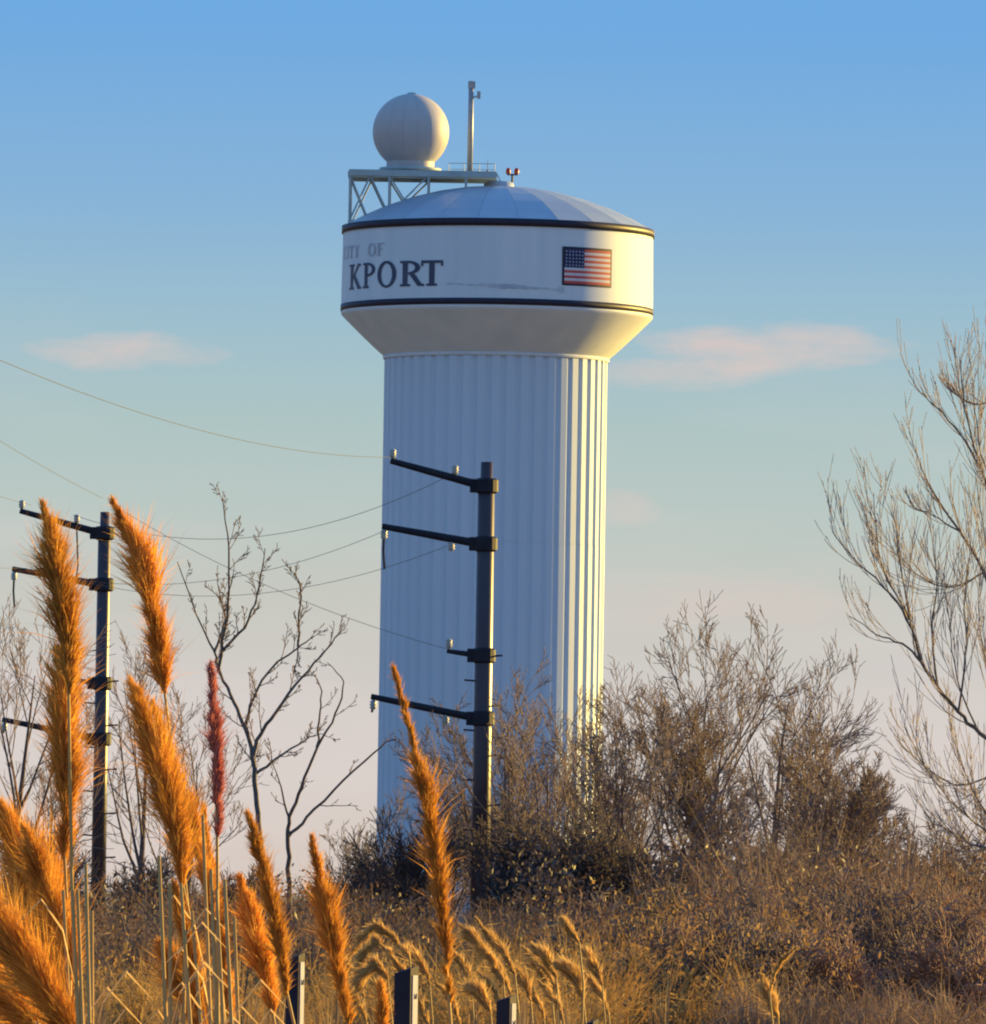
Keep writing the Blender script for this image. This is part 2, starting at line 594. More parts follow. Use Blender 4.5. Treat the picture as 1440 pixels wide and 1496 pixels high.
# painted flag
ft0, ft1 = 25.0, 45.6
fz0, fz1 = Z_KN + 1.50, Z_KN + 3.46
fl = empty('flag_panel', (0, 0, 0))
fl.parent = tw
tag(fl, 'faded stars and stripes flag painted on the tank')
b = MB()
for q in ((ft0 - .9, ft1 + .7, fz1, fz1 + .13), (ft0 - .9, ft1 + .7, fz0 - .12, fz0), (ft0 - .9, ft0, fz0, fz1), (ft1, ft1 + .7, fz0, fz1)):
    wquad(b, *q, .018)
b.build('border', M['navy'], fl)
for i in range(13):
    b = MB()
    hh = (fz1 - fz0) / 13
    z = fz1 - (i + 1) * hh
    wquad(b, ft0 if i > 6 else ft0 + 8.3, ft1, z, z + hh, .018)
    b.build('stripe', M['flag_red' if i % 2 == 0 else 'flag_white'], fl)
b = MB()
wquad(b, ft0, ft0 + 8.3, fz1 - (fz1 - fz0) * 7 / 13, fz1, .018)
b.build('canton', M['flag_blue'], fl)
for i in range(5):
    for j in range(6):
        b = MB()
        tcx, zc = ft0 + .75 + j * 1.36, fz1 - .10 - i * .195
        pts = []
        for k in range(10):
            rr = .055 if k % 2 == 0 else .022
            a = math.pi / 2 + k * math.pi / 5
            pts.append(wrap(tcx + rr * math.cos(a) / RT * 57.3, zc - .04 + rr * math.sin(a), .026))
        b.add(pts, [tuple(range(10))])
        b.build('star', M['flag_white'], fl)

# ------------------------------------------------------------------ radome platform, radome, mast, light
Z_DECK = zt(254) - .02
pf = empty('radome_platform', (AX, TD, Z_EAVE))
tag(pf, 'pale steel truss platform carrying the round radome over the tank roof', 'platform')
X0, X1, YW = -8.62, -.15, 2.3
zd = Z_DECK - Z_EAVE
b = MB()
b.box(((X0 + X1) / 2, 0, zd - .06), (X1 - X0, 2 * YW, .10))
b.build('deck', M['frame'], pf)
for y in (-YW, YW):
    b = MB()
    b.box(((X0 + X1) / 2, y * 1.02, zd - .25), (X1 - X0 + .1, .14, .26))
    b.build('edge_beam', M['frame'], pf)
    for x, t in ((X0 + .06, None), (-6.3, None), (-4.05, None), (-1.9, None)):
        b = MB()
        rr = math.hypot(x, y)
        zb = max(dome_z(min(rr, RT - .1)) - Z_EAVE, 0.0)
        b.box((x, y, (zd - .38 + zb) / 2), (.13, .13, zd - .38 - zb))
        if zd - .38 - zb > .25:
            b.build('post', M['frame'], pf)
    for xa, za, xb, zb in ((X0, .1, -7.4, 1), (-7.4, 1, -6.3, .55), (-6.3, 1, -5.1, .95), (-5.1, 1.2, -4.1, 1.1), (-8.55, 1, -7.45, .2),
                           (-6.3, .6, -4.1, 1)):
        b = MB()
        p = [(xa, y * .96, za if za != 1 else zd - .36), (xb, y * .96, zb if zb != 1 else zd - .36)]
        b.tube(p, .055, 5)
        b.build('brace', M['frame'], pf)
for y in (-YW, YW):
    b = MB()
    for x in np.linspace(-2.9, X1 - .1, 4):
        b.tube([(x, y, zd - .02), (x, y, zd + .42)], .022, 5)
    b.tube([(-2.9, y, zd + .42), (X1 - .1, y, zd + .42)], .022, 5)
    b.build('guard_rail', M['frame'], pf)
b = MB()
for dy in (-.2, .2):
    b.tube([(X1 + .05, dy, zd), (X1 + .4, dy, zd - .75)], .025, 5)
for k in range(4):
    b.tube([(X1 + .09 + k * .085, -.2, zd - .1 - k * .18), (X1 + .09 + k * .085, .2, zd - .1 - k * .18)], .018, 5)
b.build('ladder', M['frame'], pf)
for x in (X0, -6.3, -4.05):
    b = MB()
    b.box((x, 0, zd - .24), (.14, 2 * YW, .2))
    b.build('cross_beam', M['frame'], pf)

rc = at(600, 193, TD)
RR = 56 * PXM
rx, rz_ = rc.x - AX, rc.z
rd = empty('radome', (rc.x, TD, Z_DECK))
tag(rd, 'pale grey spherical radome standing on the truss platform', 'radome')
cz = rc.z - Z_DECK
b = MB()
NG = 16
prof = []
for k in range(25):
    a = -R(52) + (R(89.2) + R(52)) * k / 24
    prof.append((RR * math.cos(a), cz + RR * math.sin(a)))
b.lathe(prof, 6, -math.pi / NG + .002, math.pi / NG - .002)
gp = b.build('shell_panel', M['radome'], rd, True)
for i in range(1, NG):
    child_copy(gp, 'shell_panel', rd, rz=i * 2 * math.pi / NG)
b = MB()
rb = RR * math.cos(R(52))
b.lathe([(rb + .02, cz - RR * math.sin(R(52)) + .05), (rb + .02, .16), (rb + .02, .02)], 40)
b.build('base_skirt', M['radome'], rd, True)
b = MB()
b.lathe([(rb, .30), (rb + .42, .26), (rb + .44, .10), (rb + .1, .02)], 40)
b.build('base_flange', M['frame'], rd, True)
b = MB()
b.lathe([(.01, cz + RR + .10), (.22, cz + RR + .07), (.3, cz + RR - .03)], 16)
b.build('top_cap', M['frame'], rd, True)

mp_ = at(686, 252, TD)
mh = (252 - 112) * PXM
am = empty('antenna_mast', (mp_.x, TD + 1.9, Z_DECK))
tag(am, 'thin grey antenna mast with small side bracket beside the radome', 'mast')
b = MB()
b.tube([(0, 0, 0), (0, 0, mh * .5), (0, 0, mh)], [.17, .165, .15], 10)
b.build('pole', M['galv'], am, True)
b = MB()
b.tube([(.1, 0, mh - .95), (.42, 0, mh - .85)], .05, 6)
b.box((.45, 0, mh - .80), (.20, .24, .42))
b.build('side_antenna', M['galv'], am)
b = MB()
b.box((.03, 0, mh - .22), (.42, .3, .4))
b.build('head_box', M['galv'], am)
b = MB()
b.lathe([(.32, 0), (.32, .06), (.17, .10)], 12)
b.build('base_plate', M['galv'], am)

wp = at(712, 254, TD)
o = empty('whip_antenna', (wp.x, TD - .9, Z_DECK))
tag(o, 'short thin whip aerial at the platform edge right of the mast', 'antenna')
b = MB()
b.tube([(0, 0, 0), (0, 0, .8)], [.03, .015], 6)
b.build('rod', M['galv'], o)
b = MB()
b.lathe([(.08, 0), (.08, .12), (.03, .2)], 10)
b.build('base', M['galv'], o)

lp = at(748, 272, TD)
o = empty('obstruction_light', (lp.x, TD, Z_APEX + .28))
tag(o, 'small double red obstruction lamp on top of the dome', 'lamp')
b = MB()
b.tube([(0, 0, 0), (0, 0, .42)], .07, 8)
b.box((0, 0, .44), (.62, .1, .08))
b.build('stand', M['iron'], o)
for sx in (-.24, .24):
    b = MB()
    b.lathe([(.13, .48), (.14, .6), (.13, .74), (.07, .82), (.005, .84)], 12)
    q = b.build('lamp_globe', M['red_lamp'], o, True)
    q.location = (sx, 0, 0)

# ------------------------------------------------------------------ shed at the tower foot
sp = at(668, 1300, 538)
sh = empty('utility_shed', (sp.x, 538, 0))
zs = at(668, 1274, 538).z
tag(sh, 'small pale flat-roofed utility shed at the foot of the tower', 'shed')
b = MB()
b.box((0, 0, (zs - .15) / 2), (1.75, 2.4, zs - .15))
b.build('wall', M['shed'], sh)
b = MB()
b.box((0, 0, zs - .07), (1.95, 2.6, .14))
b.build('roof', M['shed_roof'], sh)
b = MB()
b.box((.25, -1.22, 1.0), (.85, .05, 2.0))
d_ = b.build('door', M['shed_roof'], sh)
b = MB()
b.box((-.08, -1.26, 1.0), (.05, .05, .14))
b.build('handle', M['iron'], d_)

# ------------------------------------------------------------------ utility poles
PB_Y = 215.0


def utility_pole(px, py_top, Y, label):
    top = at(px, py_top, Y)
    H = top.z
    u = empty('utility_pole', (top.x, Y, 0), R(-4))
    tag(u, label, 'utility pole', 'poles of the power line')
    k = 9.62 / (635 * 1.0)           # metres per photograph pixel on the nearer pole
    b = MB()
    b.tube([(0, 0, 0), (0, 0, H * .4), (0, 0, H - .55), (0, 0, H - .5), (0, 0, H)], np.array([.225, .205, .185, .14, .13]) * (.86 if Y > 230 else 1.0), 14)
    b.build('shaft', M['pole'], u, True)
    arms = ((35, 141, 35, .085), (120, 152, 24, .085), (283, 54, 6, .06), (375, 164, 30, .08))
    for ai, (dy, dx, rise, th) in enumerate(arms):
        z = H - dy * k
        x1, z1 = -dx * k, z + rise * k
        b = MB()
        n = 4
        pts = [(-.1 + (x1 + .1) * i / n, 0, z + (z1 - z) * (i / n)) for i in range(n + 1)]
        b.tube(pts, [th * 1.15, th * 1.05, th, th * .9, th * .8], 8)
        arm = b.build('crossarm', M['arm'], u)
        b = MB()
        b.lathe([(.20, z - .17), (.265, z - .13), (.265, z + .13), (.20, z + .17)], 14)
        b.box((-.24, 0, z), (.24, .2, .3))
        b.build('clamp', M['arm'], u)
        spots = (.98, .33) if dx > 100 else (.95,)
        for s in spots:
            b = MB()
            x, zz = x1 * s, z + (z1 - z) * s
            pr = [(.02, .0), (.05, .04), (.085, .06), (.05, .09), (.09, .12), (.05, .15), (.085, .18), (.045, .22), (.01, .24)]
            sg = -1 if ai in (1, 3) else 1
            b.lathe([(r, zz + sg * (.05 + h)) for r, h in pr], 10)
            q = b.build('insulator', M['porcelain'], u, True)
            q.location = (x, 0, 0)
        if ai == 1:
            b = MB()
            b.tube([(x1 * .98, 0, z1 - .28), (x1 * .985, .02, z1 - .55), (x1 * .97, .0, z1 - .95)], .028, 6)
            b.build('drop_lead', M['arm'], u)
        if ai == 3:
            b = MB()
            b.tube([(x1 * .98, 0, z1 - .05), (x1 * .99, .02, z1 - .35)], .03, 6)
            b.build('drop_lead', M['arm'], u)
        if ai == 0 and Y > 230:
            b = MB()
            b.tube([(x1 * .33, .05, z + .1), (x1 * .31, .06, z - .8), (x1 * .33, .05, z - 1.25)], .022, 6)
            b.build('jumper_lead', M['arm'], u)
    for i in range(9):
        b = MB()
        z = H * .62 - i * .55
        s = -1 if i % 2 else 1
        b.tube([(.12 * s, 0, z), (.42 * s, 0, z + .02)], .022, 5)
        b.build('climbing_step', M['arm'], u)
    return u, H


uB, HB = utility_pole(711, 675, PB_Y, 'dark steel power pole in front of the tower with arms reaching left')
uA, HA = utility_pole(153, 748, 243.0, 'dark steel power pole between the two tall plumes, left of the tower')


def wire(pts, sag, label, rad=.013):
    """pts: two world points; sag in metres"""
    a, c = pts
    b = MB()
    n = 28
    line = [a.lerp(c, i / n) - Vector((0, 0, 4 * sag * (i / n) * (1 - i / n))) for i in range(n + 1)]
    b.tube(line, rad, 5)
    o = b.build('power_line', M['wire'])
    tag(o, label, 'cable', 'wires of the power line')


wire((at(-420, 318, 120), at(570, 668, 215)), .75, 'overhead wire sloping down to the top arm tip of the nearer pole', .006)
wire((at(-420, 345, 135), at(150, 728, 243)), .25, 'steep overhead wire coming down to the top of the farther pole', .006)
wire((at(-400, 585, 150), at(46, 738, 243)), .1, 'faint wire reaching the outer tip of the farther pole from the left', .0052)
wire((at(107, 752, 243), at(665, 690, 215)), 1.0, 'sagging wire between the top arms of both poles', .0065)
wire((at(36, 830, 243), at(560, 776, 215)), .75, 'sagging wire between the second arm tips of both poles', .006)
wire((at(108, 846, 243), at(662, 794, 215)), .75, 'lowest sagging wire, joining the second arms near the shafts', .006)
wire((at(160, 735, 243), at(660, 950, 215)), .35, 'wire falling from the farther pole top behind the bare tree', .006)
wire((at(-300, 800, 170), at(32, 830, 243)), .1, 'faint wire leaving the second arm of the farther pole leftwards', .0052)

# ------------------------------------------------------------------ bare trees
UP = np.array((0, 0, 1.0))


def unit(v):
    return v / (np.linalg.norm(v) + 1e-12)


def grow(mbs, p, d, L, r, lvl, rng, P):
    """mbs: (limbs, twigs)"""
    n = 5 if lvl < P['max'] else 3
    pts = [p]
    dd = unit(d)
    for i in range(n):
        dd = unit(dd + rng.normal(0, P['wig'], 3) + UP * P['trop'])
        pts.append(pts[-1] + dd * (L / n))
    r1 = max(r * (.10 if lvl == 0 else .28), P['rmin'])
    rr = np.linspace(r, r1, n + 1)
    thick = lvl <= P['limb']
    mbs[0 if thick else 1].tube(pts, rr, 6 if lvl == 0 else (5 if thick else 3), cap=False)
    if lvl >= P['max']:
        return
    spawn(mbs, pts, rr, L, lvl, rng, P)


def spawn(mbs, pts, rr, L, lvl, rng, P, t0=None):
    n = len(pts) - 1
    k = P['n'][lvl]
    st = P['start'] if t0 is None else t0
    for i in range(k):
        t = st + (1 - st) * (i + rng.random()) / k
        j = min(int(t * n), n - 1)
        fr = t * n - j
        p = pts[j] * (1 - fr) + pts[j + 1] * fr
        ax = unit(pts[j + 1] - pts[j])
        q = rng.normal(0, 1, 3)
        q[1] *= P.get('flat', 1)
        q = unit(q - ax * np.dot(q, ax))
        a = R(rng.uniform(*P['ang']))
        nd = ax * math.cos(a) + q * math.sin(a)
        ln = L * rng.uniform(*P['ratio']) * (1 - .45 * t)
        rb = (rr[j] * (1 - fr) + rr[j + 1] * fr)
        grow(mbs, p, nd, ln, max(rb * P.get('rk', .55), P['rmin']), lvl + 1, rng, P)


def leaf_cards(b, centres, size, rng, flat=False):
    n = len(centres)
    c = np.asarray(centres)
    u = rng.normal(0, 1, (n, 3))
    u /= np.linalg.norm(u, axis=1)[:, None]
    w = rng.normal(0, 1, (n, 3))
    w = np.cross(u, w)
    w /= np.linalg.norm(w, axis=1)[:, None]
    s = size * rng.uniform(.6, 1.4, (n, 1))
    v = np.stack([c - u * s, c + w * s * .45, c + u * s, c - w * s * .45], 1).reshape(-1, 3)
    b.add(v, [(4 * i, 4 * i + 1, 4 * i + 2, 4 * i + 3) for i in range(n)])


def bare_tree(name, label, px, py_top, Y, seed, P, group=None, lean=0.0, mat=('bark', 'twig'), stems=1, cat='tree', rbase=None, leaves=None):
    rng = np.random.default_rng(seed)
    top = at(px, py_top, Y)
    H = top.z
    root = empty(name, (top.x, Y, 0))
    tag(root, label, cat, group)
    limbs, twigs = MB(), MB()
    for s in range(stems):
        a = rng.uniform(0, 2 * math.pi)
        d = np.array((math.cos(a) * (.28 if stems > 1 else .04) + lean, math.sin(a) * (.28 if stems > 1 else .04), 1.0))
        h = H * P.get('trunk', .62) * (1 if s == 0 else rng.uniform(.7, 1.0))
        grow((limbs, twigs), np.array((rng.normal(0, .12) if stems > 1 else 0, rng.normal(0, .12) if stems > 1 else 0, -.05)), d, h,
             rbase or H * .014, 0, rng, P)
    # fit the crown to its height
    V = np.concatenate(limbs.v + twigs.v)
    k = H / max(V[:, 2].max(), .1)
    for mb in (limbs, twigs):
        mb.v = [v * np.array((P.get('wide', 1), P.get('wide', 1), k)) for v in mb.v]
    limbs.build('trunk', M[mat[0]], root, True)
    cr_ = twigs.build('crown', M[mat[1]], root)
    if leaves:
        cnt, size, zlo, zhi, m = leaves
        V = np.concatenate(twigs.v)
        sel = V[(V[:, 2] > zlo * H) & (V[:, 2] < zhi * H)]
        if len(sel):
            c = sel[rng.integers(0, len(sel), cnt)] + rng.normal(0, size * 1.2, (cnt, 3))
            lb = MB()
            leaf_cards(lb, c, size, rng)
            tag(lb.build('foliage', M[m], root), kind='stuff')
    return root


def traced_tree(name, label, Y, limbs_px, seed, P, mat=('bark', 'twig'), group=None, extra=None):
    """limbs_px: list of (points, r0 px, r1 px); the first one is the trunk"""
    rng = np.random.default_rng(seed)
    base = at(*limbs_px[0][0][0], Y)
    root = empty(name, (base.x, Y, 0))
    tag(root, label, 'tree', group)
    limbs, twigs = MB(), MB()
    o = np.array((base.x, Y, 0.0))
    depth = {}
    for li, (pts, r0, r1) in enumerate(limbs_px):
        n = len(pts)
        key = pts[0]
        y0 = depth.get(key, 0.0)
        slope = 0 if li == 0 else rng.uniform(-.006, .006)
        P3 = []
        for i, q in enumerate(pts):
            if i:
                y0 += slope * math.hypot(q[0] - pts[i - 1][0], q[1] - pts[i - 1][1]) * .6
            depth[q] = y0
            P3.append(np.array(at(q[0], q[1], Y + y0)) - o)
        # smooth resample
        P3 = np.array(P3)
        m = (n - 1) * 4 + 1
        tt = np.linspace(0, n - 1, m)
        sm = np.stack([np.interp(tt, range(n), P3[:, k]) for k in range(3)], 1)
        for _ in range(2):
            sm[1:-1] = (sm[:-2] + 2 * sm[1:-1] + sm[2:]) / 4
        sm[1:-1] += rng.normal(0, .012 * Y / 180, (m - 2, 3))
        rr = np.linspace(r0, r1 * .6, m) * Y * S * P.get('thin', .72)
        limbs.tube(sm, rr, 7, cap=False)
        L = np.linalg.norm(np.diff(sm, axis=0), axis=1).sum()
        if P['n'][0]:
            spawn((twigs, twigs), list(sm), np.minimum(rr, 2.2 * Y * S), min(L, P['lmax']), 0, rng, P, t0=.35 if li == 0 else .15)
    limbs.build('trunk', M[mat[0]], root, True)
    twigs.build('crown', M[mat[1]], root)
    return root


# left tree, limb by limb
PT = dict(max=3, limb=-1, n=(5, 4, 3), start=.2, ang=(22, 55), ratio=(.26, .50), wig=.10, trop=.08, rmin=.006, lmax=2.3, rk=.5)
PT['n'] = (10, 5, 3)
PT['thin'] = .60
PT['lmax'] = 1.9
traced_tree('bare_tree', 'slender bare tree with forked dark trunk left of the tower', 180.0, [
    ([(384, 1445), (382, 1300), (382, 1223), (374, 1177), (370, 1104), (358, 1065), (342, 1026), (319, 983), (313, 952), (288, 902), (259, 821)], 9, 2),
    ([(313, 952), (331, 906), (317, 848)], 4, 1.6),
    ([(319, 983), (323, 952), (335, 883), (335, 797), (325, 728)], 5, 2),
    ([(323, 952), (358, 918), (377, 871), (387, 801)], 4, 2),
    ([(358, 1065), (362, 1045), (379, 991), (435, 945), (459, 929)], 5, 2),
    ([(435, 945), (432, 987)], 2, 1.5),
    ([(435, 945), (436, 910), (441, 859), (430, 836)], 3.4, 1.6),
    ([(370, 1104), (373, 1084), (404, 1038), (439, 991), (478, 949), (501, 914)], 6, 2),
    ([(373, 1131), (404, 1108), (447, 1078), (470, 1072)], 4, 1.6),
], 11, PT, mat=('bark_pale', 'twig'))
traced_tree('bare_sapling', 'thin bare sapling with one long branch reaching towards the tower foot', 172.0, [
    ([(424, 1450), (422, 1282), (420, 1224), (422, 1195), (439, 1150), (462, 1092), (493, 1042), (505, 995), (478, 968)], 7, 1.6),
    ([(420, 1224), (447, 1197), (501, 1139), (559, 1086), (579, 1080)], 4.5, 2),
    ([(462, 1092), (468, 1040), (470, 1000), (455, 985)], 3, 1.5),
    ([(422, 1195), (410, 1150), (398, 1110)], 3, 1.5),
], 12, dict(PT, n=(3, 3, 2)))
# right tree; trunk stands just outside the frame
PR_ = dict(max=2, limb=-1, n=(12, 4, 2), start=.10, ang=(12, 32), ratio=(.45, .95), wig=.04, trop=.20, rmin=.005, lmax=1.7, rk=.5, thin=.46)
traced_tree('bare_tree', 'large spreading bare tree at the right edge of the view', 150.0, [
    ([(1484, 1480), (1480, 1250), (1476, 1100), (1474, 960), (1472, 800), (1462, 690), (1450, 590), (1440, 500)], 19, 2.5),
    ([(1478, 1180), (1450, 1240), (1425, 1236), (1400, 1222), (1370, 1205)], 7, 2),
    ([(1476, 1100), (1430, 1070), (1400, 1040), (1370, 1005), (1345, 965), (1318, 940), (1280, 928), (1240, 900)], 8, 2),
    ([(1345, 965), (1328, 905), (1290, 855), (1245, 815), (1215, 775)], 5, 2),
    ([(1328, 905), (1285, 830), (1276, 720)], 4, 2),
    ([(1345, 965), (1318, 860), (1307, 752)], 4, 2),
    ([(1474, 960), (1440, 835), (1400, 775), (1350, 700), (1328, 630)], 7, 2),
    ([(1400, 775), (1362, 752), (1335, 742)], 3, 1.6),
    ([(1472, 800), (1437, 692), (1410, 642), (1375, 602), (1338, 568)], 6, 2),
    ([(1437, 692), (1412, 620), (1402, 520)], 4, 2),
    ([(1450, 590), (1415, 590), (1384, 566)], 4, 2),
    ([(1476, 1100), (1440, 1140), (1390, 1150), (1350, 1120), (1320, 1060)], 4, 1.6),
    ([(1440, 835), (1395, 860), (1350, 850), (1300, 800)], 4, 1.6),
    ([(1370, 1005), (1360, 930), (1370, 850), (1362, 790)], 4, 1.6),
    ([(1400, 1040), (1412, 960), (1408, 870), (1418, 790)], 4, 1.6),
    ([(1476, 1100), (1448, 1010), (1432, 920), (1428, 850)], 4, 1.4),
    ([(1474, 960), (1455, 880), (1438, 780), (1424, 690)], 4, 1.4),
    ([(1472, 800), (1452, 730), (1428, 640), (1420, 560)], 4, 1.4),
    ([(1430, 1070), (1402, 1010), (1388, 930), (1384, 880)], 3.4, 1.4),
    ([(1480, 1250), (1440, 1190), (1408, 1130), (1385, 1050)], 4, 1.4),
    ([(1480, 1250), (1420, 1200), (1360, 1140), (1330, 1060)], 4, 1.4),
], 13, PR_, mat=('bark_pale', 'twig_pale'))

# procedural trees and thickets before the tower
PB = dict(max=4, limb=1, n=(8, 6, 5, 4), start=.18, ang=(18, 46), ratio=(.48, .82), wig=.06, trop=.05, rmin=.007, trunk=.66, rk=.55)
PB_L = dict(PB, n=(7, 5, 4, 3))
trees = [
    ('two-stemmed bare tree just right of the tower', 985, 868, 232, 21, PB_L, 0, 2),
    ('bushy bare tree in the middle of the row right of the tower', 1045, 905, 246, 22, PB, .02, 1),
    ('bare tree with a dark upright trunk, halfway between tower and right edge', 1132, 880, 226, 23, PB_L, .0, 1),
    ('low rounded bare tree at the right end of the row', 1195, 985, 240, 24, PB, .05, 2),
    ('bare tree hiding the sunlit foot of the tower', 905, 955, 250, 25, PB, .0, 2),
    ('bare tree in front of the fluted column right of the pole', 795, 942, 205, 26, PB_L, .0, 2),
    ('twiggy bare tree wrapped around the foot of the nearer pole', 722, 1010, 224, 27, PB_L, -.02, 2),
    ('small bare tree left of the nearer pole at the column foot', 655, 1110, 222, 28, PB_L, -.02, 2),
    ('pale thin bare tree behind the farther pole', 208, 905, 275, 29, PB_L, .0, 1),
    ('bare tree at the left edge behind the plumes', 18, 830, 230, 30, PB_L, .02, 1),
    ('short bare tree between the farther pole and the forked tree', 262, 1010, 250, 31, PB_L, .0, 2),
    ('short bare tree behind the long sapling branch', 520, 1130, 300, 32, PB_L, .0, 2),
    ('low bare tree under the big right tree', 1290, 1110, 215, 33, PB, .0, 2),
    ('low bare tree at the far right under the dark limb', 1405, 1130, 235, 34, PB, .0, 2),
    ('fuzzy low bare tree touching the sunlit column edge', 862, 1000, 222, 36, PB_L, .0, 2),
    ('fuzzy low bare tree just right of the tower foot', 930, 1000, 214, 37, PB_L, .0, 2),
    ('fuzzy low bare tree below the two-stemmed one', 1005, 1020, 208, 38, PB_L, .0, 2),
    ('fuzzy low bare tree left of the dark upright trunk', 1078, 985, 214, 39, PB, .0, 3),
    ('fuzzy low bare tree right of the dark upright trunk', 1165, 1020, 210, 56, PB, .0, 3),
    ('fuzzy low bare tree beneath the longest right branches', 1245, 1085, 206, 57, PB, .0, 3),
    ('fuzzy low bare tree in front of the column middle', 760, 1040, 226, 58, PB, .0, 3),
    ('short bare tree left of the farther pole', 92, 1010, 262, 35, PB_L, .0, 2),
]
for lab, px, py, Y, seed, P, lean, st in trees:
    bare_tree('bare_tree', lab, px, py, Y, seed, P, 'bare trees along the field edge', lean,
              mat=('bark', 'twig') if seed % 2 else ('bark', 'twig_tan'), stems=st)

# shrubs with dead or evergreen leaves at the foot of the tower
PSH = dict(max=3, limb=0, n=(10, 8, 6), start=.08, ang=(20, 55), ratio=(.5, .85), wig=.08, trop=.04, rmin=.008, trunk=.75, rk=.6)
shrubs = [
    ('dark leafy shrub at the left corner of the tower foot', 592, 1170, 210, 41, 'leaf_dark', 5),
    ('dark shrub behind the sapling, left of the tower foot', 540, 1215, 216, 42, 'leaf_dark', 5),
    ('dense dark shrub right of the nearer pole', 805, 1150, 186, 43, 'leaf_dark', 8),
    ('dark leafy shrub covering the lit foot of the column', 872, 1160, 184, 59, 'leaf_dark', 8),
    ('broad purplish shrub under the sunlit side of the tower', 905, 1190, 190, 44, 'leaf_dry', 6),
    ('brown shrub in the middle of the thicket right of the tower', 990, 1195, 186, 45, 'leaf_dry', 6),
    ('brown shrub under the dark upright trunk', 1085, 1205, 188, 46, 'leaf_dry', 6),
    ('brown shrub at the right of the thicket below the low trees', 1190, 1200, 184, 47, 'leaf_dry', 6),
    ('low dark shrub below the nearer pole', 765, 1225, 184, 48, 'leaf_dark', 7),
    ('low shrub behind the tall single plume', 620, 1338, 195, 49, 'leaf_dark', 5),
    ('brown shrub between the forked tree and the farther pole', 225, 1235, 200, 50, 'leaf_dry', 5),
    ('brown shrub behind the pink plume', 330, 1255, 205, 51, 'leaf_dry', 5),
    ('brown shrub left of the sapling foot', 480, 1265, 208, 52, 'leaf_dark', 5),
    ('brown shrub at the left edge behind the plumes', 60, 1190, 215, 53, 'leaf_dry', 5),
    ('brown shrub right of the thicket under the big tree', 1300, 1215, 182, 54, 'leaf_dry', 6),
    ('brown shrub at the right edge under the big tree', 1410, 1225, 180, 55, 'leaf_dry', 6),
]
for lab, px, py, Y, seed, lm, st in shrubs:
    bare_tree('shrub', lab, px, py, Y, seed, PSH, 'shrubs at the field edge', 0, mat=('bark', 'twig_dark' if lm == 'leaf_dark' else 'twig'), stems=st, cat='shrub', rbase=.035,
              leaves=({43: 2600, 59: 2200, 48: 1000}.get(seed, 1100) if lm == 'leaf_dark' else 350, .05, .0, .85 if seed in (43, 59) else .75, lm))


# leafless brambles filling the thicket on the lower right
PBR = dict(max=3, limb=0, n=(7, 6, 5), start=.05, ang=(22, 62), ratio=(.42, .8), wig=.12, trop=.02, rmin=.0065, trunk=.8, rk=.6)
ORD = ['first', 'second', 'third', 'fourth', 'fifth', 'sixth', 'seventh', 'eighth', 'ninth', 'tenth']
rngb = np.random.default_rng(77)
for i in range(20):
    px = 850 + (i % 10) * 64 + rngb.uniform(-22, 22) + (30 if i > 9 else 0)
    py = (1262 if i < 10 else 1330) + rngb.uniform(-18, 26) + (30 if px < 1000 else 0)
    bare_tree('bramble', 'tangled leafless bramble, %s from the left in the %s row of the brown thicket' % (ORD[i % 10], 'back' if i < 10 else 'front'), px, py, (128 if i < 10 else 112) + rngb.uniform(-4, 4), 400 + i, PBR,
              'brambles of the thicket', 0, mat=('bark', ('twig_red', 'twig_tan', 'twig')[i % 3]), stems=11, cat='bramble', rbase=.022)


